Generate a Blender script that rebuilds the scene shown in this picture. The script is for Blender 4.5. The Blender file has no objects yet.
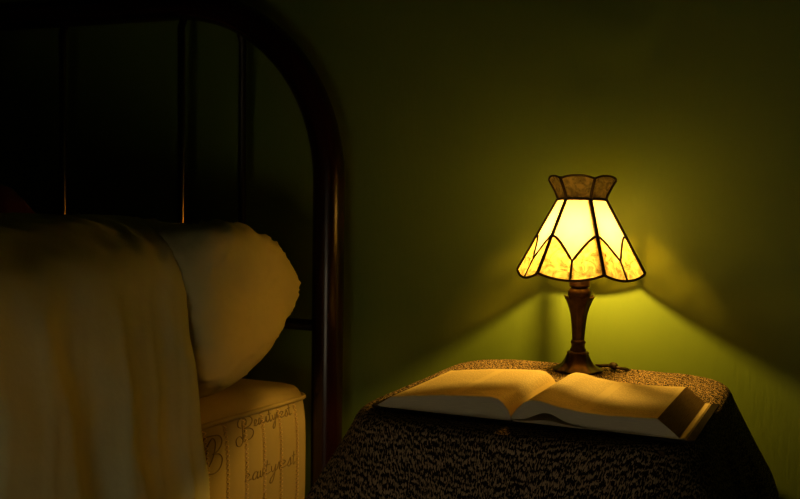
import bpy, bmesh, math, random
from mathutils import Vector, Matrix, noise
random.seed(7)
scene = bpy.context.scene
col = scene.collection
PI = math.pi
R = math.radians

# ------------------------------------------------------------------ helpers
class MB:
    """collects geometry of ONE mesh object"""
    def __init__(s):
        s.v = []; s.f = []; s.m = []; s.uv = {}
    def add(s, vs, fs, mi=0):
        o = len(s.v)
        s.v += [tuple(p) for p in vs]
        for f in fs:
            s.f.append(tuple(i + o for i in f)); s.m.append(mi)
        return o
    def grid(s, rows, mi=0, wrap=False, flip=False):
        n = len(rows[0]); o = len(s.v)
        for r in rows: s.v += [tuple(p) for p in r]
        for i in range(len(rows) - 1):
            for j in range(n if wrap else n - 1):
                k = (j + 1) % n
                q = (o+i*n+j, o+i*n+k, o+(i+1)*n+k, o+(i+1)*n+j)
                s.f.append(q[::-1] if flip else q); s.m.append(mi)
        return o
    def box(s, a, b, mi=0):
        x0, y0, z0 = a; x1, y1, z1 = b
        s.add([(x0,y0,z0),(x1,y0,z0),(x1,y1,z0),(x0,y1,z0),(x0,y0,z1),(x1,y0,z1),(x1,y1,z1),(x0,y1,z1)],
              [(0,3,2,1),(4,5,6,7),(0,1,5,4),(1,2,6,5),(2,3,7,6),(3,0,4,7)], mi)
    def lathe(s, prof, n=32, c=(0,0,0), mod=None, mi=0):
        rows = []
        for r, z in prof:
            row = []
            for j in range(n):
                a = 2*PI*j/n
                rr = r*(mod(a, z) if mod else 1)
                row.append((c[0]+rr*math.cos(a), c[1]+rr*math.sin(a), c[2]+z))
            rows.append(row)
        o = s.grid(rows, mi, wrap=True)
        for k, row in ((0, rows[0]), (len(rows)-1, rows[-1])):
            if prof[k][0] > 1e-5:
                ids = [o+k*n+j for j in range(n)]
                s.f.append(tuple(ids[::-1] if k == 0 else ids)); s.m.append(mi)
    def tube(s, pts, r, n=10, mi=0, closed=False, sx=1.0):
        pts = [Vector(p) for p in pts]
        rows = []; N = len(pts); up = None
        for i, p in enumerate(pts):
            if closed: t = pts[(i+1) % N]-pts[i-1]
            else: t = pts[min(i+1, N-1)]-pts[max(i-1, 0)]
            t.normalize()
            if up is None:
                up = Vector((0,0,1)) if abs(t.z) < .9 else Vector((0,1,0))
            a = t.cross(up)
            if a.length < 1e-6: a = t.orthogonal()
            a.normalize(); b = a.cross(t).normalized(); up = b
            rr = r[i] if isinstance(r, (list, tuple)) else r
            rows.append([p + a*math.cos(2*PI*j/n)*rr*sx + b*math.sin(2*PI*j/n)*rr for j in range(n)])
        if closed: rows.append(rows[0])
        o = s.grid(rows, mi, wrap=True)
        if not closed:
            s.f.append(tuple(o+j for j in range(n))[::-1]); s.m.append(mi)
            s.f.append(tuple(o+(N-1)*n+j for j in range(n))); s.m.append(mi)
    def build(s, name, mats, parent=None, smooth=True, autosmooth=None, merge=0):
        me = bpy.data.meshes.new(name)
        me.from_pydata(s.v, [], s.f)
        if not isinstance(mats, (list, tuple)): mats = [mats]
        for m in mats: me.materials.append(m)
        for p, mi in zip(me.polygons, s.m):
            p.material_index = mi; p.use_smooth = smooth
        bm = bmesh.new(); bm.from_mesh(me)
        if merge: bmesh.ops.remove_doubles(bm, verts=bm.verts, dist=merge)
        bmesh.ops.recalc_face_normals(bm, faces=bm.faces)
        if autosmooth:
            for e in bm.edges:
                if len(e.link_faces) == 2 and e.calc_face_angle(0) > R(autosmooth): e.smooth = False
        bm.to_mesh(me); bm.free(); me.update()
        o = bpy.data.objects.new(name, me); col.objects.link(o)
        if parent: o.parent = parent
        return o

def thing(o, label, cat, group=None):
    o['label'] = label; o['category'] = cat
    if group: o['group'] = group
    return o
def empty(name, loc, rz=0.0):
    o = bpy.data.objects.new(name, None); col.objects.link(o)
    o.location = loc; o.rotation_euler = (0, 0, rz); o.empty_display_size = .05
    return o
def bevel(o, w=.002, seg=2, ang=40):
    m = o.modifiers.new('bevel', 'BEVEL'); m.width = w; m.segments = seg; m.limit_method = 'ANGLE'; m.angle_limit = R(ang)
    return o
def lerp_table(tab, x):
    if x <= tab[0][0]: return tab[0][1]
    for (a, b), (c, d) in zip(tab, tab[1:]):
        if x <= c: 
            t = (x-a)/(c-a); t = t*t*(3-2*t)*.45 + t*.55
            return b+(d-b)*t
    return tab[-1][1]
def catmull(pts, per=8, closed=False):
    P = [Vector(p) for p in pts]; N = len(P); out = []
    rng = range(N) if closed else range(N-1)
    for i in rng:
        p0 = P[(i-1) % N] if closed or i > 0 else P[0]
        p1 = P[i]; p2 = P[(i+1) % N]
        p3 = P[(i+2) % N] if closed or i+2 < N else P[-1]
        for k in range(per):
            t = k/per
            out.append(.5*((2*p1)+(-p0+p2)*t+(2*p0-5*p1+4*p2-p3)*t*t+(-p0+3*p1-3*p2+p3)*t**3))
    if not closed: out.append(P[-1])
    return out
def nz(x, y, z, sc=1.0, oct=3):
    return noise.fractal(Vector((x*sc, y*sc, z*sc)), 1.0, 2.0, oct)

# ------------------------------------------------------------------ materials
def new_mat(name):
    m = bpy.data.materials.new(name); m.use_nodes = True
    nt = m.node_tree; b = nt.nodes['Principled BSDF']
    return m, nt, b
def simple(name, c, rough=.6, metal=0.0, spec=.5, coat=0.0):
    m, nt, b = new_mat(name)
    b.inputs['Base Color'].default_value = (*c, 1); b.inputs['Roughness'].default_value = rough
    b.inputs['Metallic'].default_value = metal; b.inputs['Specular IOR Level'].default_value = spec
    b.inputs['Coat Weight'].default_value = coat
    return m
def coords(nt, kind='Object', scale=(1,1,1)):
    tc = nt.nodes.new('ShaderNodeTexCoord'); mp = nt.nodes.new('ShaderNodeMapping')
    mp.inputs['Scale'].default_value = scale
    nt.links.new(tc.outputs[kind], mp.inputs['Vector'])
    return mp.outputs['Vector']
def nnoise(nt, vec, scale, detail=3, rough=.5, dist=0.0):
    n = nt.nodes.new('ShaderNodeTexNoise'); n.inputs['Scale'].default_value = scale
    n.inputs['Detail'].default_value = detail; n.inputs['Roughness'].default_value = rough
    n.inputs['Distortion'].default_value = dist
    nt.links.new(vec, n.inputs['Vector']); return n
def ramp(nt, fac, stops):
    r = nt.nodes.new('ShaderNodeValToRGB')
    el = r.color_ramp.elements
    while len(el) < len(stops): el.new(.5)
    for e, (p, c) in zip(el, stops):
        e.position = p; e.color = (*c, 1) if len(c) == 3 else c
    nt.links.new(fac, r.inputs['Fac']); return r
def bump(nt, b, h, strength=.3, dist=.01):
    n = nt.nodes.new('ShaderNodeBump'); n.inputs['Strength'].default_value = strength; n.inputs['Distance'].default_value = dist
    nt.links.new(h, n.inputs['Height']); nt.links.new(n.outputs['Normal'], b.inputs['Normal'])
def mathn(nt, op, a, b=None):
    n = nt.nodes.new('ShaderNodeMath'); n.operation = op
    for i, x in enumerate((a, b)):
        if x is None: continue
        if isinstance(x, (int, float)): n.inputs[i].default_value = x
        else: nt.links.new(x, n.inputs[i])
    return n.outputs[0]

# painted wall, green, with faint roller texture and a few scuffs
def wall_mat(name, base, dark):
    m, nt, b = new_mat(name)
    v = coords(nt)
    n1 = nnoise(nt, v, 2.2, 4)
    r = ramp(nt, n1.outputs['Fac'], [(.3, dark), (.7, base)])
    nt.links.new(r.outputs['Color'], b.inputs['Base Color'])
    v2 = coords(nt, 'Object', (130, 130, 22))
    n2 = nnoise(nt, v2, 1.0, 4, .6)
    bump(nt, b, n2.outputs['Fac'], .22, .004)
    b.inputs['Roughness'].default_value = .55; b.inputs['Specular IOR Level'].default_value = .25
    return m
M_wall = wall_mat('green_wall_paint', (.158, .246, .043), (.145, .226, .039))
M_ceil = simple('ceiling_paint', (.10, .10, .08), .8)
M_base = simple('baseboard_paint', (.25, .22, .16), .5)
M_glass = None

m, nt, b = new_mat('floor_wood'); M_floor = m
v = coords(nt, 'Object', (1, 9, 1)); n1 = nnoise(nt, v, 3, 5)
r = ramp(nt, n1.outputs['Fac'], [(.3, (.035, .018, .009)), (.7, (.09, .045, .02))])
nt.links.new(r.outputs['Color'], b.inputs['Base Color']); b.inputs['Roughness'].default_value = .4

# woven black and tan brocade
m, nt, b = new_mat('brocade_cloth'); M_cloth = m
uv = coords(nt, 'UV')
va = coords(nt, 'UV', (560, 190, 1))
na = nnoise(nt, va, 1.0, 1.5, .6, .3)
vb = coords(nt, 'UV', (16, 16, 1))
nb = nnoise(nt, vb, 1.0, 2, .5, 2.2)
wv = nt.nodes.new('ShaderNodeTexWave'); wv.wave_type = 'RINGS'; wv.rings_direction = 'SPHERICAL'
wv.inputs['Scale'].default_value = 2.2; wv.inputs['Distortion'].default_value = 9; wv.inputs['Detail'].default_value = 2
wv.inputs['Detail Scale'].default_value = 1.4
nt.links.new(vb, wv.inputs['Vector'])
s1 = mathn(nt, 'MULTIPLY', wv.outputs['Fac'], .115)
s2 = mathn(nt, 'MULTIPLY', nb.outputs['Fac'], .10)
s3 = mathn(nt, 'ADD', mathn(nt, 'ADD', na.outputs['Fac'], s1), s2)
r = ramp(nt, s3, [(.619, (.010, .006, .005)), (.655, (.46, .33, .215))])
nt.links.new(r.outputs['Color'], b.inputs['Base Color'])
b.inputs['Roughness'].default_value = .85; b.inputs['Specular IOR Level'].default_value = .15
bump(nt, b, s3, .8, .004)

# bed linen
def linen(name, c, sc=900, st=.15):
    m, nt, b = new_mat(name)
    v = coords(nt); n = nnoise(nt, v, sc, 2); n2 = nnoise(nt, v, 14, 4, .6)
    r = ramp(nt, n2.outputs['Fac'], [(.25, tuple(x*.9 for x in c)), (.75, c)])
    nt.links.new(r.outputs['Color'], b.inputs['Base Color'])
    bump(nt, b, n2.outputs['Fac'], st, .01)
    b.inputs['Roughness'].default_value = .85; b.inputs['Specular IOR Level'].default_value = .1
    b.inputs['Sheen Weight'].default_value = .05
    return m
M_sheet = linen('white_bedspread', (.78, .75, .46), st=.25)
M_pillow = linen('pillowcase_cotton', (.76, .69, .36), st=.4)
M_matt = linen('mattress_ticking', (.50, .40, .22), st=.08)
M_maroon = linen('maroon_cotton', (.16, .03, .02))
M_thread = simple('quilting_thread', (.85, .62, .34), .6)
M_script = simple('dark_embroidery_thread', (.25, .18, .09), .7)
M_post = simple('dark_cherry_lacquer', (.016, .0032, .0025), .24, 0, .4, .1)
M_spindle = simple('dark_bronze_tube', (.30, .18, .06), .17, 1.0, .5)
M_rail = simple('dark_iron', (.02, .015, .012), .45, .3)

# lamp
m, nt, b = new_mat('antique_bronze'); M_bronze = m
v = coords(nt, 'Object', (60, 60, 60)); n = nnoise(nt, v, 1, 4)
r = ramp(nt, n.outputs['Fac'], [(.3, (.028, .014, .006)), (.75, (.105, .058, .019))])
nt.links.new(r.outputs['Color'], b.inputs['Base Color']); b.inputs['Metallic'].default_value = .8; b.inputs['Roughness'].default_value = .38
M_lead = simple('patinated_lead_came', (.045, .026, .012), .5, .6)
M_socket = simple('brass_socket', (.22, .12, .04), .4, .8)
M_cord = simple('brown_cord', (.035, .02, .012), .5)

def glass_mat(name, cream, clear_lo, clear_hi, tint, scale=(70, 70, 25), seeds=0.0, through=None):
    """cathedral glass: scatters part of the light, lets part straight through in streaks"""
    m, nt, b = new_mat(name)
    nt.nodes.remove(b); out = nt.nodes['Material Output']
    tr = nt.nodes.new('ShaderNodeBsdfTranslucent'); df = nt.nodes.new('ShaderNodeBsdfDiffuse')
    tp = nt.nodes.new('ShaderNodeBsdfTransparent'); gl = nt.nodes.new('ShaderNodeBsdfGlossy')
    gl.inputs['Roughness'].default_value = .15
    df.inputs['Color'].default_value = (*tint, 1)
    tp.inputs['Color'].default_value = (*(through or cream), 1)
    v = coords(nt, 'Object', scale); n = nnoise(nt, v, 1.0, 4, .62, 1.6)
    n2 = nnoise(nt, v, .45, 3, .6, 1.0)
    r = ramp(nt, n.outputs['Fac'], [(.36, tuple(x*seeds for x in cream)), (.62, cream)])
    nt.links.new(r.outputs['Color'], tr.inputs['Color'])
    m1 = nt.nodes.new('ShaderNodeMixShader'); m1.inputs[0].default_value = .22
    nt.links.new(tr.outputs[0], m1.inputs[1]); nt.links.new(df.outputs[0], m1.inputs[2])
    mp = nt.nodes.new('ShaderNodeMapRange'); mp.inputs['From Min'].default_value = .35; mp.inputs['From Max'].default_value = .7
    mp.inputs['To Min'].default_value = clear_lo; mp.inputs['To Max'].default_value = clear_hi
    nt.links.new(n2.outputs['Fac'], mp.inputs['Value'])
    m2 = nt.nodes.new('ShaderNodeMixShader')
    nt.links.new(mp.outputs['Result'], m2.inputs[0]); nt.links.new(m1.outputs[0], m2.inputs[1]); nt.links.new(tp.outputs[0], m2.inputs[2])
    m3 = nt.nodes.new('ShaderNodeMixShader'); m3.inputs[0].default_value = .04
    nt.links.new(m2.outputs[0], m3.inputs[1]); nt.links.new(gl.outputs[0], m3.inputs[2])
    nt.links.new(m3.outputs[0], out.inputs['Surface'])
    return m
M_cream = glass_mat('cream_opal_glass', (.25, .235, .27), 0, .005, (.5, .42, .28), (20, 20, 20), .93)
M_petal = glass_mat('amber_streaky_glass', (.50, .41, .25), .04, .50, (.4, .26, .09), (60, 60, 60), .22, (.85, .66, .34))
M_crown = glass_mat('amber_crown_glass', (.95, .80, .40), .0, .0, (.7, .58, .26), (60, 60, 60), .25)
m, nt, b = new_mat('clear_glass_face'); M_clear = m
nt.nodes.remove(b); tp = nt.nodes.new('ShaderNodeBsdfTransparent'); tp.inputs['Color'].default_value = (.96, .95, .9, 1)
nt.links.new(tp.outputs[0], nt.nodes['Material Output'].inputs['Surface'])
m, nt, b = new_mat('glowing_bulb'); M_bulb = m
nt.nodes.remove(b); em = nt.nodes.new('ShaderNodeEmission'); em.inputs['Color'].default_value = (1, .53, .065, 1); em.inputs['Strength'].default_value = 3600
nt.links.new(em.outputs[0], nt.nodes['Material Output'].inputs['Surface'])

# book
m, nt, b = new_mat('printed_page'); M_page = m
uvp = coords(nt, 'UV')
sep = nt.nodes.new('ShaderNodeSeparateXYZ'); nt.links.new(uvp, sep.inputs[0])
# lines of tiny print: rows across v, two columns across u
rowf = mathn(nt, 'FRACT', mathn(nt, 'MULTIPLY', sep.outputs['Y'], 46))
rowm = mathn(nt, 'LESS_THAN', mathn(nt, 'ABSOLUTE', mathn(nt, 'SUBTRACT', rowf, .5)), .27)
cu = mathn(nt, 'FRACT', mathn(nt, 'MULTIPLY', sep.outputs['X'], 2))
colm = mathn(nt, 'LESS_THAN', mathn(nt, 'ABSOLUTE', mathn(nt, 'SUBTRACT', cu, .5)), .43)
vm = mathn(nt, 'LESS_THAN', mathn(nt, 'ABSOLUTE', mathn(nt, 'SUBTRACT', sep.outputs['Y'], .5)), .44)
vw = coords(nt, 'UV', (110, 46, 1)); nw = nnoise(nt, vw, 1.0, 2)
wm = mathn(nt, 'GREATER_THAN', nw.outputs['Fac'], .46)
ink = mathn(nt, 'MULTIPLY', mathn(nt, 'MULTIPLY', mathn(nt, 'MULTIPLY', rowm, colm), vm), wm)
ink = mathn(nt, 'MULTIPLY', ink, .4)
mix = nt.nodes.new('ShaderNodeMix'); mix.data_type = 'RGBA'
nt.links.new(ink, mix.inputs[0]); mix.inputs[6].default_value = (.72, .60, .36, 1); mix.inputs[7].default_value = (.16, .10, .05, 1)
nt.links.new(mix.outputs[2], b.inputs['Base Color']); b.inputs['Roughness'].default_value = .75; b.inputs['Specular IOR Level'].default_value = .15
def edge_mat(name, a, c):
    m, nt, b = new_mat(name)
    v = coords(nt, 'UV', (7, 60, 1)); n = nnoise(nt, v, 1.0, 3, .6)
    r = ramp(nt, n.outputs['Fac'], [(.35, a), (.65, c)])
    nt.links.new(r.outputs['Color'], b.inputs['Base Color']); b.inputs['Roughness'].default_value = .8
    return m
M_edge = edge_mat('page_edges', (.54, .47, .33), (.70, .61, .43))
M_fore = edge_mat('worn_shaded_fore_edge', (.22, .13, .05), (.46, .30, .13))  # browner by thumb stains and by painted shade, facing away from the lamp
M_leather = simple('black_leather', (.012, .009, .007), .75, 0, .04)
M_wood = simple('plain_brown_wood', (.10, .05, .02), .5)

# ------------------------------------------------------------------ room
XL, XR, YF, ZC = -2.45, 1.75, -2.2, 2.5
def struct(name, mb, m, smooth=False):
    o = mb.build(name, m, smooth=smooth); o['kind'] = 'structure'; return o
mb = MB(); mb.box((XL-.1, YF-.1, -.1), (XR+.1, .1, 0)); struct('floor', mb, M_floor)
mb = MB(); mb.box((XL-.1, YF-.1, ZC), (XR+.1, .1, ZC+.1)); struct('ceiling', mb, M_ceil)
mb = MB(); mb.box((XL-.1, 0, 0), (XR+.1, .1, ZC)); struct('wall_back', mb, M_wall)
mb = MB(); mb.box((XL-.1, YF, 0), (XL, 0, ZC)); struct('wall_left', mb, M_wall)
mb = MB(); mb.box((XR, YF, 0), (XR+.1, 0, ZC)); struct('wall_right', mb, M_wall)
WX0, WX1, WZ0, WZ1 = -.25, .35, .22, .62
mb = MB()
mb.box((XL-.1, YF-.1, 0), (WX0, YF, ZC)); mb.box((WX1, YF-.1, 0), (XR+.1, YF, ZC))
mb.box((WX0, YF-.1, 0), (WX1, YF, WZ0)); mb.box((WX0, YF-.1, WZ1), (WX1, YF, ZC))
struct('wall_front', mb, M_wall)
mb = MB()
for a, c in (((WX0-.05, YF-.03, WZ0-.05), (WX1+.05, YF+.02, WZ0)), ((WX0-.05, YF-.03, WZ1), (WX1+.05, YF+.02, WZ1+.05)),
             ((WX0-.05, YF-.03, WZ0), (WX0, YF+.02, WZ1)), ((WX1, YF-.03, WZ0), (WX1+.05, YF+.02, WZ1)),
             ((WX0, YF-.05, (WZ0+WZ1)/2-.02), (WX1, YF-.02, (WZ0+WZ1)/2+.02))): mb.box(a, c)
struct('added_fill_window', mb, M_base)  # added behind the camera to brighten the cloth front and page edges
mb = MB(); mb.box((XL, -.016, 0), (XR, 0, .11)); struct('baseboard_back', mb, M_base)

# warm fill light let in through the added window
w = bpy.data.worlds.new('window_fill'); scene.world = w; w.use_nodes = True
bg = w.node_tree.nodes['Background']; bg.inputs['Color'].default_value = (1.0, .82, .50, 1); bg.inputs['Strength'].default_value = 2.5

# ------------------------------------------------------------------ bedside table and cloth
TZ = .66
tcx, tcy, thx, thy = .0265, -.3265, .2300, .2745
t = empty('bedside_table', (tcx, tcy, 0))
thing(t, 'square wooden bedside table hidden under the black and tan brocade cloth', 'table')
mb = MB(); mb.box((-thx+.035, -thy+.035, TZ-.027), (thx-.035, thy-.035, TZ-.004)); bevel(mb.build('table_top', M_wood, t, smooth=False), .004)
for sx in (-1, 1):
    for sy in (-1, 1):
        mb = MB(); cx, cy = sx*(thx-.07), sy*(thy-.07)
        mb.add([(cx-.014,cy-.014,0),(cx+.014,cy-.014,0),(cx+.014,cy+.014,0),(cx-.014,cy+.014,0),
                (cx-.02,cy-.02,TZ-.027),(cx+.02,cy-.02,TZ-.027),(cx+.02,cy+.02,TZ-.027),(cx-.02,cy+.02,TZ-.027)],
               [(0,3,2,1),(4,5,6,7),(0,1,5,4),(1,2,6,5),(2,3,7,6),(3,0,4,7)])
        mb.build('leg', M_wood, t, smooth=False)

def sup(a, hx, hy, p):
    c, s_ = math.cos(a), math.sin(a)
    r = 1/((abs(c)/hx)**p + (abs(s_)/hy)**p)**(1/p)
    return r
def cloth_mesh():
    NA = 288; er = .026
    rings = [('t', k/14) for k in range(0, 15)] + [('e', k/8) for k in range(1, 9)] + [('s', k/34) for k in range(1, 35)]
    DROP = .555
    V = []; UV = []
    for kind, k in rings:
        row = []
        for j in range(NA):
            a = 2*PI*j/NA
            R0 = sup(a, thx, thy, 5)
            d = Vector((math.cos(a), math.sin(a)))
            corner = abs(math.sin(2*a))**3
            if kind == 't':
                rr = (R0-er)*max(k, .002); z = TZ; L = rr
                z += .0012*nz(d.x*rr, d.y*rr, 0, 16)
            elif kind == 'e':
                th = k*PI/2*.83
                rr = R0-er+er*math.sin(th); z = TZ-er+er*math.cos(th); L = R0-er+er*th
                z += .0012*nz(d.x*rr, d.y*rr, 0, 16)*(1-k)
            else:
                dz = k*DROP; L = R0-er+er*PI/2*.83+dz
                fl = .30*dz if dz < .12 else .036+.09*(dz-.12)
                fold = math.sin(a*18+.7)+.6*math.sin(a*29+2.0)
                amp = .012*min(1, dz/.25)*(1-.3*corner)
                crn = .045*corner*min(1, dz/.15)
                rr = R0-er+er*math.sin(PI/2*.83)+fl+amp*fold+crn+.003*nz(a*4, dz*7, 3, 1)
                z = TZ-er+er*math.cos(PI/2*.83)-dz
            x, y = tcx+d.x*rr, tcy+d.y*rr
            if kind == 's' and y > -.03: y = -.03 + .016*math.tanh((y+.03)/.04)
            row.append((x, y, z)); UV.append((d.x*L, d.y*L))
        V.append(row)
    mb = MB(); mb.grid(V, wrap=True)
    mb.f.append(tuple(range(NA))); mb.m.append(0)
    o = mb.build('tablecloth', M_cloth)
    me = o.data; ul = me.uv_layers.new(name='uv')
    for lp in me.loops: ul.data[lp.index].uv = UV[lp.vertex_index]
    so = o.modifiers.new('thickness', 'SOLIDIFY'); so.thickness = .0015; so.offset = -1
    return o
cloth = cloth_mesh()
thing(cloth, 'black and tan brocade tablecloth draped over the bedside table', 'tablecloth')
mb = MB()   # a few loose tassel threads of the hem at the right
rnd = random.Random(3)

# ------------------------------------------------------------------ lamp
LX, LY = .0095, -.138
lamp = empty('table_lamp', (LX, LY, TZ+.0015))
thing(lamp, 'small bronze table lamp with a lit six-sided leaded glass shade behind the open book', 'lamp')
def flute(a, z): return 1+.035*math.cos(12*a)
# base
mb = MB()
def bellmod(a, z): return 1+(.05*math.cos(8*a) if z < .02 else .02*math.cos(12*a))
mb.lathe([(.038, 0), (.0385, .003), (.035, .005), (.0295, .0072), (.0250, .011), (.0212, .017), (.0187, .023), (.0168, .0272), (.0176, .0285), (.0172, .0300), (.0145, .0315)], 64, mod=bellmod)
mb.build('base', M_bronze, lamp, autosmooth=50)
mb = MB()
mb.lathe([(.0118, .0305), (.0128, .0325), (.0128, .0345), (.0112, .0365), (.0106, .040), (.0108, .043), (.0120, .0445), (.0121, .0465), (.0110, .0480), (.0098, .0495)], 40)
mb.build('collar', M_bronze, lamp, autosmooth=50)
mb = MB()
def colmod(a, z):
    k = (z-.049)/.071
    return 1+.05*math.cos(8*a)*(0.5+.6*k)
def rim(a): return .006*abs(math.cos(4*a))
prof = [(.0096, .049), (.0103, .062), (.0114, .076), (.0131, .089), (.0158, .100), (.0190, .109), (.0216, .115), (.0240, .1200)]
rows = []
n = 64
for i, (r_, z) in enumerate(prof):
    row = []
    for j in range(n):
        a = 2*PI*j/n; rr = r_*colmod(a, z); k = (i/(len(prof)-1))**4
        row.append((rr*math.cos(a), rr*math.sin(a), z-k*.005*(1-abs(math.cos(4*a)))))
    rows.append(row)
for r_, dz in ((.0225, .0195-.020), (.012, -.006)):
    rows.append([(r_*math.cos(2*PI*j/n), r_*math.sin(2*PI*j/n), .118+dz) for j in range(n)])
mb.grid(rows, wrap=True); mb.f.append(tuple(range(n))[::-1]); mb.m.append(0); mb.f.append(tuple(len(mb.v)-n+j for j in range(n))); mb.m.append(0)
mb.build('stem', M_bronze, lamp, autosmooth=60)
mb = MB(); mb.lathe([(.012, .113), (.0168, .116), (.0184, .121), (.0180, .126), (.0155, .1305), (.0122, .1335), (.0163, .1345), (.0165, .1358), (.012, .1365)], 40)
mb.build('cap', M_bronze, lamp, autosmooth=50)
mb = MB(); mb.lathe([(.0155, .1355), (.0162, .137), (.0162, .156), (.0135, .160), (.0125, .172), (.010, .173)], 32)
mb.build('socket', M_socket, lamp, autosmooth=40)
mb = MB(); mb.lathe([(.0085, .172), (.0088, .190), (.0105, .197), (.0145, .205), (.0170, .214), (.0172, .221), (.0155, .230), (.0110, .2375), (.0050, .241), (.0001, .2418)], 28)
BULB = mb.build('bulb', M_clear, lamp)
mb = MB(); mb.lathe([(.0001, .1985), (.0040, .1995), (.0058, .2025), (.0062, .206), (.0058, .2095), (.0040, .2125), (.0001, .2135)], 16)
mb.build('filament', M_bulb, BULB)
mb = MB(); mb.lathe([(.003, .173), (.003, .190), (.0018, .1975), (.0001, .198)], 12); mb.build('filament_stem', M_socket, BULB)
# harp: a flat metal loop from the socket up to the shade's cap
hd = Vector((-.57, .82, 0)).normalized()
pts = []
for q in range(33):
    u = q/32*2-1
    x = .043*math.copysign(abs(math.sin(u*PI/2))**.6, u) if abs(u) < 1 else .043*u
    pts.append((u, x))
path = [(-.016,.158), (-.030,.160), (-.040,.168), (-.044,.185), (-.044,.205), (-.041,.230), (-.034,.252), (-.022,.264), (0,.2685),
        (.022,.264), (.034,.252), (.041,.230), (.044,.205), (.044,.185), (.040,.168), (.030,.160), (.016,.158)]
cp = catmull([(p, 0, z) for p, z in path], 4)
mb = MB(); side = Vector((-hd.y, hd.x, 0))
mb.grid([[hd*p.x+Vector((0,0,p.z))+side*w_+(Vector((p.x*.6, 0, p.z-.21)).normalized().x*hd+Vector((0,0,0)))*t_ for w_, t_ in ((-.0035,0),(.0035,0),(.0035,.0012),(-.0035,.0012))] for p in cp], wrap=True)
mb.build('harp', M_socket, lamp, smooth=False)

# shade
ZN, RN = .271, .0375      # neck
ZR, RR = .157, .1000      # rim
ZT, RT = .3015, .0525     # crown
PH = R(11.1)
yaw = R(24)
fwd = Vector((-math.sin(yaw), math.cos(yaw), 0)); rgt = Vector((math.cos(yaw), math.sin(yaw), 0))
def vdir(k):
    a = PH+k*PI/3
    return rgt*math.sin(a)-fwd*math.cos(a)
def P(k, u, t):
    """point on lower panel k: u -1..1 between rib k and k+1, t 0 neck .. 1 rim"""
    Rr = RN+(RR-RN)*t; z = ZN+(ZR-ZN)*t
    a, c = vdir(k)*Rr, vdir(k+1)*Rr
    q = a*(1-u)/2+c*(1+u)/2
    return Vector((q.x, q.y, z))
def PC(k, u, t):
    s_ = t**1.25
    Rr = RN+(RT-RN)*s_; z = ZN+(ZT-ZN)*t
    a, c = vdir(k)*Rr, vdir(k+1)*Rr
    q = a*(1-u)/2+c*(1+u)/2
    return Vector((q.x, q.y, z))
arch = lambda u: .50+.33*(1-abs(u))**1.65
bot = lambda u: 1+.085*(1-u*u)
crown_top = lambda u: 1+.18*(1-abs(u)**2.4)
shade = MB()
cr = .0017
for k in range(6):
    shade.tube([P(k, -1, t_/12) for t_ in range(13)], .0029, 8)
    shade.tube([PC(k, -1, t_/6) for t_ in range(7)], .0024, 8)
    us = [i/10-1 for i in range(21)]
    shade.tube([P(k, u, arch(u)) for u in us], .0022, 8)
    shade.tube([P(k, u, bot(u)) for u in us], .0022, 8)
    shade.tube([PC(k, u, crown_top(u)) for u in us], .0017, 8)
    shade.tube([P(k, u, 0) for u in us], .0024, 8)
    shade.tube([P(k, 0, .83+(bot(0)-.83)*i/5) for i in range(6)], .0020, 8)
SH = shade.build('lamp_shade', M_lead, lamp)
# the shade sits a little askew on its harp: tipped back so the near rim is raised
piv = Vector((0, 0, .268))
SH.matrix_local = Matrix.Translation(piv+Vector((0, 0, .001))) @ Matrix.Rotation(R(-2.2), 4, rgt-fwd*.15) @ Matrix.Translation(-piv)
def pane(rows, name, mat, th=.0022):
    """glass sheet: outer face rows, inner face offset to the axis"""
    mb = MB(); n = len(rows[0])
    inn = []
    for r_ in rows:
        ir = []
        for p in r_:
            d = Vector((p.x, p.y, 0)).normalized(); ir.append(p-d*th)
        inn.append(ir)
    mb.grid(rows, 0); mb.grid(inn, 1, flip=True)
    o2 = len(rows)*n
    m_ = len(rows)
    ring = [i for i in range(n)]+[i*n+n-1 for i in range(1, m_)]+[(m_-1)*n+j for j in range(n-2, -1, -1)]+[i*n for i in range(m_-2, 0, -1)]
    for i, q in enumerate(ring):
        q2 = ring[(i+1) % len(ring)]
        mb.f.append((q, q2, q2+o2, q+o2)); mb.m.append(1)
    o = mb.build(name, [mat, M_clear], SH, smooth=False)
    return o
for k in range(6):
    us = [i/8-1 for i in range(17)]
    pane([[P(k, u, arch(u)*j/8) for u in us] for j in range(9)], 'cream_panel', M_cream)
    for s_ in (-1, 1):
        uu = [s_*i/8 for i in range(9)]
        pane([[P(k, u, arch(u)+(bot(u)-arch(u))*j/6) for u in uu] for j in range(7)], 'petal_panel', M_petal)
    pane([[PC(k, u, crown_top(u)*j/5) for u in us] for j in range(6)], 'crown_panel', M_crown)
# cap plate under the crown
mb = MB()
hexv = [vdir(k)*.0332 for k in range(6)]
o = mb.add([(p.x, p.y, ZN-.002+zz) for zz in (0, .0015) for p in hexv], [(5,4,3,2,1,0), (6,7,8,9,10,11)]+[(k, (k+1) % 6, (k+1) % 6+6, k+6) for k in range(6)])
mb.build('cap_plate', M_lead, SH, smooth=False)
mb = MB(); mb.lathe([(.0065, .2695), (.0065, .276), (.004, .279), (.0055, .283), (.003, .287), (.0001, .288)], 20)
mb.build('finial', M_bronze, SH)
# cord with inline switch
def cordpts():
    return catmull([(.020, .036, .004), (.034, .041, .0045), (.044, .037, .0055), (.056, .028, .0055), (.066, .028, .004), (.070, .042, .001), (.070, .062, -.010), (.070, .082, -.05), (.070, .094, -.2)], 8)
mb = MB(); mb.tube(cordpts(), .0028, 8); mb.build('power_cord', M_cord, lamp)
mb = MB(); mb.tube([(.043, .0375, .0055), (.046, .0355, .0062), (.050, .0325, .0066), (.054, .0295, .0062), (.057, .0275, .0055)], [.003, .0055, .0062, .0055, .003], 12); mb.build('inline_switch', M_cord, lamp)

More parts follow.
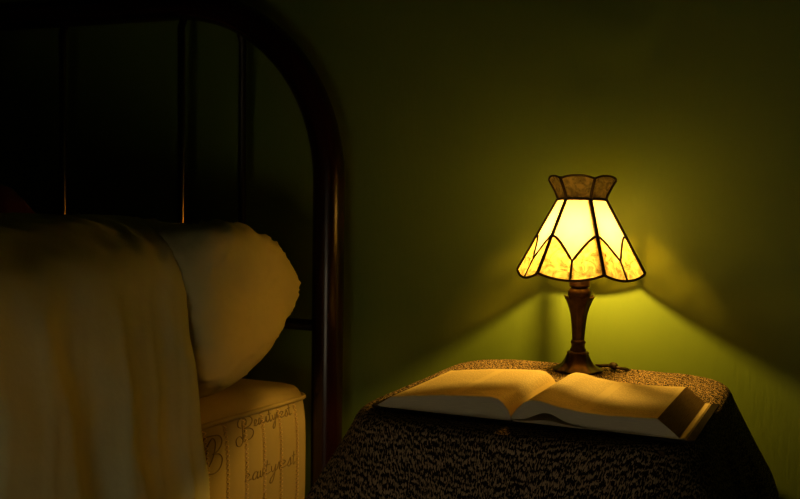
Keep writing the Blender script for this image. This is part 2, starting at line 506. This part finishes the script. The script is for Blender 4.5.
# ------------------------------------------------------------------ open book
bk = empty('open_book', (.0285, -.537, TZ+.0014), R(.2))
thing(bk, 'thick open book with thin pages lying on the brocade cloth before the lamp', 'book')
BD = .216
# cover
mb = MB()
def cov(a):   # height of cover underside; slight curl at the right end
    return .0002+(.0015*max(0, (a-.195)/.027)**2 if a > .195 else 0)+(.003*max(0, (-a-.17)/.016)**2 if a < -.17 else 0)
As = [-.187+i*(.409)/40 for i in range(41)]
top = [[Vector((a, y, cov(a)+.0028)) for a in As] for y in (-.006, BD*.25, BD*.5, BD*.75, BD+.006)]
botm = [[Vector((a, y, cov(a))) for a in As] for y in (-.006, BD*.25, BD*.5, BD*.75, BD+.006)]
mb.grid(top); mb.grid(botm, flip=True)
for j in (0, 4): mb.grid([top[j], botm[j]])
for i in (0, 40): mb.grid([[r_[i] for r_ in top], [r_[i] for r_ in botm]])
mb.build('cover', M_leather, bk, autosmooth=40, merge=.0001)
def block(name, T, B, a0, a1, slant, foremat, n=48, dy=0.0, uvflip=False, foreslot=2):
    """page block: T(a), B(a, y) top and bottom height; fore edge widens by slant at its foot; materials page / edges / fore edge"""
    mb = MB(); UV = []
    ys = [i/20 for i in range(21)]
    def pt(i, q, lvl):
        f = i/n; a = a0+(a1-a0)*f
        t_ = T(abs(a), q); b_ = B(abs(a), q)
        foot = slant*(f**6)
        z = b_+(t_-b_)*lvl
        return Vector((a+foot*(1-lvl)*(1 if a1 > a0 else -1), BD*q, z))
    fs = [i for i in range(n+1)]
    # top
    def addg(rows, uvs, mi):
        mb.grid(rows, mi)
        for r_ in uvs: UV.extend(r_)
    addg([[pt(i, q, 1) for i in fs] for q in ys], [[(i/n, q) for i in fs] for q in ys], 0)
    addg([[pt(i, q, 0) for i in fs] for q in ys], [[(i/n, q) for i in fs] for q in ys], 0)
    lv = [0, .2, .4, .6, .8, 1]
    for q in (0, 1):
        addg([[pt(i, q, l) for i in fs] for l in lv], [[(i/n, l) for i in fs] for l in lv], 1)
    addg([[pt(n, q, l) for q in ys] for l in lv], [[(q, l) for q in ys] for l in lv], foreslot)
    addg([[pt(0, q, l) for q in ys] for l in lv], [[(q, l) for q in ys] for l in lv], 1)
    o = mb.build(name, [M_page, M_edge, foremat], bk, autosmooth=35)
    ul = o.data.uv_layers.new(name='uv')
    for lp in o.data.loops: ul.data[lp.index].uv = UV[lp.vertex_index]
    return o
TL = [(0, .004), (.004, .013), (.010, .021), (.018, .0262), (.028, .0275), (.05, .0262), (.09, .0235), (.13, .0190), (.158, .0150)]
TRt = [(0, .004), (.004, .010), (.010, .018), (.018, .0245), (.027, .0275), (.038, .0268), (.06, .0220), (.09, .0185), (.12, .0178), (.15, .0190), (.178, .0205)]
def bigger_back(q): return 1-.04*q
block('left_pages', lambda a, q: .0032+lerp_table(TL, a)*bigger_back(q), lambda a, q: .0031+0*a, -.0004, -.162, .023, M_edge)
def BR(a, q):
    e = max(0, 1-q/.5)
    lens = math.exp(-((a-.045)/.022)**2)*.0125*e
    return .0052+lens*(1 if a > .004 else 0)
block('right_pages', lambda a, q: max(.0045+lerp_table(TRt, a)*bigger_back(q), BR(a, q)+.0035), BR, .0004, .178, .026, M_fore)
block('lower_leaves', lambda a, q: .0047+.004*math.exp(-((a-.045)/.020)**2)*max(0, 1-q/.5), lambda a, q: .0031, .002, .210, .003, M_page)

# ------------------------------------------------------------------ bed frame
BX0, BX1 = -.476, -1.876     # right and left posts
HY = -.07
bed = empty('arched_bed', ((BX0+BX1)/2, HY, 0))
thing(bed, 'dark cherry bed frame with a tall arched tubular headboard against the green wall', 'bed')
bcx = (BX0+BX1)/2
def L(p): return (p[0]-bcx, p[1]-HY, p[2])
zs, rx, rz = .955, .33, .335
arc = [(BX0, HY, 0.0), (BX0, HY, .3), (BX0, HY, .6), (BX0, HY, .85)]
for i in range(0, 17):
    a = i/16*PI/2
    arc.append((BX0-rx*(1-math.cos(a)), HY, zs+rz*math.sin(a)))
half = arc[:]
for p in reversed(half): arc.append((BX0+BX1-p[0], HY, p[2]))
mb = MB(); mb.tube([L(p) for p in arc], .029, 24); mb.build('headboard_arch', M_post, bed)
def zarch(x):
    x = x if x > bcx else BX0+BX1-x
    d = BX0-x
    if d >= rx: return zs+rz
    return zs+rz*math.sin(math.acos(1-d/rx))
rz0 = .69
mb = MB(); mb.tube([L((BX0-.01, HY, rz0)), L((BX1+.01, HY, rz0))], .0105, 14); mb.build('headboard_rail', M_rail, bed)
mb = MB(); mb.tube([L((BX0-.01, HY, .30)), L((BX1+.01, HY, .30))], .0105, 14); mb.build('headboard_rail', M_rail, bed)
for x in (-.669, -.786, -1.076, -1.2645, -1.555, -1.683):
    fo = -.012 if x == -.669 else .019
    mb = MB(); mb.tube([L((x, HY-fo, .30)), L((x, HY-fo, .69)), L((x, HY-fo, zarch(x)-.045)), L((x, HY-.004, zarch(x)-.012))], .0075, 14); mb.build('spindle', M_rail if fo < 0 else M_spindle, bed)  # set-back spindle's shade is put into its colour, darker than the others
for x in (BX0-.03, BX1+.03):
    mb = MB(); mb.box(L((x-.012, -2.1, .235)), L((x+.012, HY-.02, .325))); bevel(mb.build('side_rail', M_post, bed, smooth=False), .004)
mb = MB(); mb.box(L((BX1+.045, -2.09, .30)), L((BX0-.045, -.115, .328))); mb.build('slat_base', M_wood, bed, smooth=False)
for x in (BX0-.03, BX1+.03):
    mb = MB(); mb.tube([L((x, -2.12, 0)), L((x, -2.12, .42))], .025, 20); mb.build('foot_post', M_post, bed)
mb = MB(); mb.tube([L((BX0-.03, -2.12, .38)), L((BX1+.03, -2.12, .38))], .012, 12); mb.build('foot_rail', M_post, bed)

# ------------------------------------------------------------------ mattress
MZ0, MZP, MZT = .330, .566, .592       # bottom, piping, crown of top
mx0, mx1, my0, my1 = -.500, -1.852, -.100, -2.05
matt = empty('mattress', ((mx0+mx1)/2, (my0+my1)/2, MZ0))
thing(matt, 'cream quilted mattress with piped edge and script embroidery under the pillow', 'mattress')
ox, oy, oz = matt.location
def outline(inset, n=26, rc=.028):
    """rounded rectangle (x, y, s) walk, dense along the side seen"""
    x0, x1, y0, y1 = mx1+inset, mx0-inset, my1+inset, my0-inset
    rc = max(.012, rc-inset)
    pts = []
    for k in range(241):
        pts.append((x1, y0+rc+(y1-rc-(y0+rc))*k/240))
    for k in range(1, 9):
        a = k/8*PI/2; pts.append((x1-rc+rc*math.cos(a), y1-rc+rc*math.sin(a)))
    pts.append((x0+rc, y1))
    for k in range(1, 9):
        a = PI/2+k/8*PI/2; pts.append((x0+rc+rc*math.cos(a), y1-rc+rc*math.sin(a)))
    pts.append((x0, y0+rc))
    for k in range(1, 9):
        a = PI+k/8*PI/2; pts.append((x0+rc+rc*math.cos(a), y0+rc+rc*math.sin(a)))
    pts.append((x1-rc, y0))
    for k in range(1, 8):
        a = -PI/2+k/8*PI/2; pts.append((x1-rc+rc*math.cos(a), y0+rc+rc*math.sin(a)))
    return pts
CH = .0555   # channel spacing
CH0 = -.152
def side_bulge(y, z, corner=False):
    f = (z-MZ0)/(MZP-MZ0); b_ = .012*(1-(2*f-1)**4)
    c = (y-CH0)/CH; d = abs(c-round(c))*CH
    b_ -= .005*math.exp(-(d/.010)**2)*min(1, 4*f*(1-f)+.55)
    return b_
def rise(y):  # the edge lifts a little away from the headboard
    return .012*min(1, max(0, (-.13-y)/.3))
mb = MB(); rows = []
lv = [0, .02, .06, .12, .2, .3, .4, .5, .6, .7, .8, .88, .94, .98, 1]
base = outline(0)
for f in lv:
    z = MZ0+(MZP-MZ0)*f; row = []
    for i, (x, y) in enumerate(base):
        b_ = side_bulge(y, z) if i < 241 else .008*(1-(2*f-1)**4)
        cx, cy = (mx0+mx1)/2, (my0+my1)/2
        dx = 1 if i < 241 else 0
        if i >= 241:
            d = Vector((x-cx, y-cy)).normalized(); px, py = x+d.x*b_, y+d.y*b_
        else: px, py = x+b_, y
        row.append((px-ox, py-oy, z+rise(y)*f-oz))
    rows.append(row)
for ins, dz in ((.003, .006), (.007, .013), (.014, .019), (.026, .0235), (.05, .0255), (.10, .026), (.3, .027)):
    o_ = outline(ins)
    rows.append([(x-ox, y-oy, MZP+dz+rise(y)-oz) for x, y in o_])
n_ = len(rows[0])
mb.grid(rows, wrap=True)
mb.f.append(tuple(range(n_))[::-1]); mb.m.append(0); mb.f.append(tuple(len(mb.v)-n_+j for j in range(n_))); mb.m.append(0)
mb.build('ticking', M_matt, matt)
mb = MB(); mb.tube([(x-ox, y-oy, MZP+rise(y)-oz) for x, y in outline(-.0035)][::2], .0042, 10, closed=True); mb.build('piping', M_matt, matt)
mb = MB(); mb.tube([(x-ox, y-oy, MZ0+.005-oz) for x, y in outline(-.002)][::2], .0045, 10, closed=True); mb.build('piping', M_matt, matt)
# zigzag stitching down every channel
mb = MB()
for c in range(0, 14):
    y = CH0-CH*c; pts = []
    for k in range(0, 60):
        z = MZP-.008-k*.0036
        if z < MZ0+.01: break
        yy = y+(.0042 if k % 2 else -.0042)
        pts.append((mx0+side_bulge(yy, z)+.0010-ox, yy-oy, z+rise(yy)*((z-MZ0)/(MZP-MZ0))-oz))
    mb.tube(pts, .0012, 5)
mb.build('stitching', M_thread, matt)
# cursive embroidery "Beautyrest": strokes in units of x height
G = {
 'B': ([[(.1,-.1),(.6,.3),(1.1,1.6),(1.2,2.3),(.9,2.6),(.5,2.1),(.35,1.2),(.2,.2)],
        [(.0,1.6),(-.5,1.9),(-.3,2.5),(.6,2.8),(1.7,2.7),(2.1,2.2),(1.6,1.6),(.9,1.35),(1.6,1.3),(2.1,.8),(1.8,.1),(1.0,-.2),(.3,.0),(.2,.4)],
        [(.3,.0),(-.3,-.5),(-.9,-.3),(-1.0,.4),(-.4,.7),(.1,.3)]], 2.4),
 'e': ([[(0,.1),(.5,.45),(.75,.8),(.5,1.0),(.2,.7),(.2,.25),(.5,0),(1.0,.25)]], .95),
 'a': ([[(.9,.85),(.5,1.0),(.15,.6),(.2,.1),(.55,.1),(.85,.5),(.95,.95),(.9,.3),(1.05,.0),(1.35,.3)]], 1.2),
 'u': ([[(.1,.9),(.1,.3),(.35,0),(.7,.3),(.85,.95),(.85,.25),(1.05,0),(1.3,.3)]], 1.15),
 't': ([[(.3,1.8),(.25,.4),(.4,0),(.8,.25)], [(-.05,1.2),(.65,1.25)]], .75),
 'y': ([[(.1,.9),(.15,.35),(.4,.1),(.75,.5),(.9,.95),(.8,.0),(.5,-1.1),(.1,-1.3),(.1,-.8),(.7,-.1),(1.2,.3)]], 1.1),
 'r': ([[(0,.2),(.25,.9),(.35,1.05),(.7,.85),(.6,.3),(.75,0),(1.0,.25)]], .9),
 's': ([[(0,.2),(.4,.9),(.5,1.1),(.65,.4),(.45,.0),(.1,.1)], [(.45,0),(.9,.25)]], .8),
}
def script(mb, word, y0, z0, xh, bscale=1.0, pitch=1.0):
    cx = 0.0
    for ch in word:
        st, adv = G[ch]
        sc = xh*(bscale if ch == 'B' else 1)
        zoff = -1.75*xh if ch == 'B' else 0
        for s_ in st:
            pts = []
            for p in catmull([(x, y, 0) for x, y in s_], 5):
                yy = y0+cx+p.x*sc*pitch*.8+p.y*sc*.12; z = z0+zoff+p.y*sc
                if z < MZ0+.01: z = MZ0+.01
                zr = z+rise(yy)
                pts.append((mx0+side_bulge(yy, z)+.0005-ox, yy-oy, zr-oz))
            mb.tube(pts, .0009, 6)
        cx += adv*sc*.8*pitch*(1.0 if ch == 'B' else 1.12)
for wd, y_, z_, xh, bs, pt in (('Beautyrest', -.335, .543, .0100, 1.30, 1.62), ('B', -.440, .520, .0150, 1.30, 1.35), ('eautyrest', -.325, .455, .0130, 1.0, 1.62), ('Beautyrest', -.80, .543, .0100, 1.30, 1.62)):
    mb = MB(); script(mb, wd, y_, z_, xh, bs, pt); mb.build('script_embroidery', M_script, matt)


# ------------------------------------------------------------------ pillows
def pillow_mesh(name, mat, x0, x1, sec, ctr, p=4.0, wr=.006, nx=72, seam=None, tips=()):
    """loft of a closed YZ section along X, closing roundly at both ends"""
    S = catmull([(0, y, z) for y, z in sec], 8, closed=True)
    mb = MB(); rows = []
    hx = abs(x1-x0)/2; mx = (x0+x1)/2
    for i in range(nx+1):
        th = -PI/2+PI*i/nx
        xi = math.copysign(abs(math.sin(th))**.55, math.sin(th))
        sc = (max(0, 1-abs(xi)**p))**(1/p) if abs(xi) < 1 else 0
        sc = max(sc, .02)
        row = []
        sc0 = sc
        for k, q in enumerate(S):
            pp = p
            for ty, tz, ta, tw in tips: pp += ta*math.exp(-((q.y-ty)**2+(q.z-tz)**2)/tw**2)
            pp = max(1.8, pp)
            sc = max(.02, max(0, 1-abs(xi)**pp)**(1/pp)) if abs(xi) < 1 else .02
            y = ctr[0]+(q.y-ctr[0])*sc; z = ctr[1]+(q.z-ctr[1])*sc
            x = mx+hx*xi
            n1 = nz(x*1.4, y*1.0, z*1.8, 9, 3)
            cs = nz(x*2.0+z*2.6, y*1.2-z*1.6, 4.0, 7, 2); n1 += .9*(max(0, 1-abs(cs)*7)-.25)
            dn = wr*n1*sc
            d = Vector((0, q.y-ctr[0], q.z-ctr[1])).normalized()
            pz = z+d.z*dn
            row.append((x+wr*.8*n1*(1-sc0), y+d.y*dn, max(pz, seam) if seam else pz))
        rows.append(row)
    mb.grid(rows, wrap=True)
    n = len(S)
    mb.f.append(tuple(range(n))[::-1]); mb.m.append(0); mb.f.append(tuple(nx*n+j for j in range(n))); mb.m.append(0)
    return mb
sec = [(-.152, .772), (-.180, .828), (-.240, .870), (-.32, .887), (-.41, .878), (-.470, .81), (-.478, .70), (-.455, .635), (-.405, .607), (-.325, .614), (-.240, .655), (-.178, .715)]
pil = empty('bed_pillow', (-.80, -.33, .605))
thing(pil, 'plump cream pillow at the near side of the bed, leaning on the headboard', 'pillow')
mb = pillow_mesh('pillow', M_pillow, -.474, -.99, sec, (-.325, .745), 7.0, .009, seam=.606, tips=((-.155, .775, 4, .045), (-.20, .86, 2.5, .06), (-.43, .607, -1.6, .12), (-.33, .607, -1.2, .11)))
mb.v = [(x+.80, y+.33, z-.605) for x, y, z in mb.v]
mb.build('pillowcase', M_pillow, pil)
sec2 = [(-.12, .80), (-.15, .90), (-.21, .952), (-.30, .935), (-.40, .83), (-.47, .70), (-.48, .63), (-.42, .606), (-.30, .612), (-.18, .67)]
mb = pillow_mesh('pillow', M_maroon, -1.00, -1.62, sec2, (-.29, .76), 3.2, .006, seam=.606)
o = mb.build('bed_pillow', M_maroon)
thing(o, 'dark maroon pillow on the far side of the bed behind the spread', 'pillow')

# ------------------------------------------------------------------ bedspread
def spread():
    mb = MB(); rows = []
    NY, NS = 170, 150
    # cross-section (X, z) from the far side over the mound and down the near side
    prof = [(-1.90, .40), (-1.888, .56), (-1.84, .70), (-1.72, .80), (-1.45, .86), (-1.10, .888), (-.86, .894), (-.72, .893), (-.65, .888), (-.595, .868), (-.537, .836), (-.505, .777), (-.490, .716), (-.481, .64), (-.473, .57), (-.467, .50), (-.460, .42), (-.454, .35), (-.448, .29), (-.444, .22)]
    HE = [(.2, -.45), (.47, -.475), (.60, -.480), (.717, -.480), (.776, -.473), (.832, -.446), (.866, -.400), (.887, -.375), (.9, -.36)]
    C = catmull([(x, 0, z) for x, z in prof], 8)
    for i in range(NY+1):
        v = i/NY
        row = []
        for k, q in enumerate(C):
            s_ = k/(len(C)-1)
            side = min(1, max(0, (.885-q.z)/.25)) if q.x > -1.0 else 0
            # head edge: further up on the mound, further back down the side
            head = (lerp_table(HE, q.z) if q.x > -1.0 else -.36)+.004*math.sin(q.z*40)
            y = head+(-2.0-head)*v**1.25
            d = -(y-head)
            # mound over the pillows sinks slowly to the foot
            sink = .20*max(0, min(1, (d-.75)/.8))
            z = q.z
            if q.z > .60: z = q.z-sink*min(1, (q.z-.60)/.25)
            # drape folds: ridges run down and lean towards the foot
            ph = d-.16*max(0, (.86-q.z))*0
            f = 0.006*(1+math.sin(2*PI*d/.165+1.2+2.2*(.885-q.z)))+.003*(1+math.sin(2*PI*d/.093+.4+4*(.885-q.z)))
            f += .006*max(0, 1-abs(((d+.05*(.885-q.z)+.02*nz(q.z*4, d*3, 5))/.118) % 1-.5)*4)**1.4
            f += .004*max(0, 1-abs(((d-.10*(.885-q.z)+.03)/.071) % 1-.5)*5)**1.3
            f *= (.12+.88*side)*min(1, d/.05+.15)
            f += .004*nz(q.x*3, y*4, q.z*3, 3, 3)
            x = q.x+(f if q.x > -1.0 else -f*.4)
            x += .006*math.exp(-(d/.02)**2)*side
            zz = z+.006*nz(q.x*2.0, y*3.5, 1.7, 4, 3)*(1-side)-(.010*math.exp(-(d/.012)**2))*(1-side)
            # soft creases across the mound near the head
            zz += .004*math.sin(2*PI*(d-.10*(q.x+.7))/.055)*math.exp(-(d/.13)**2)*(1-side)
            row.append((x, y, zz))
        rows.append(row)
    mb.grid(rows)
    o = mb.build('bedspread', M_sheet)
    so = o.modifiers.new('thickness', 'SOLIDIFY'); so.thickness = .006; so.offset = -1
    return o
sp = spread()
thing(sp, 'off-white bedspread drawn over the bed and hanging down its side in soft folds', 'bedspread')

# ------------------------------------------------------------------ camera
cd = bpy.data.cameras.new('camera'); cam = bpy.data.objects.new('camera', cd); col.objects.link(cam)
cam.location = (.422, -1.765, .96)
rot = Matrix.Rotation(yaw, 3, 'Z') @ Matrix.Rotation(PI/2-math.atan(69.5/1050), 3, 'X') @ Matrix.Rotation(R(.8), 3, 'Z')
cam.rotation_euler = rot.to_euler()
cd.sensor_width = 36; cd.lens = 1050/800*36; cd.clip_start = .02
scene.camera = cam

vs = scene.view_settings
scene.display_settings.display_device = 'sRGB'
vs.view_transform = 'Standard'; vs.look = 'None'; vs.gamma = 1; vs.use_curve_mapping = False; vs.exposure = 0
cy = scene.cycles
cy.use_denoising = True
cy.max_bounces = 10; cy.diffuse_bounces = 5; cy.transparent_max_bounces = 16; cy.sample_clamp_indirect = 6
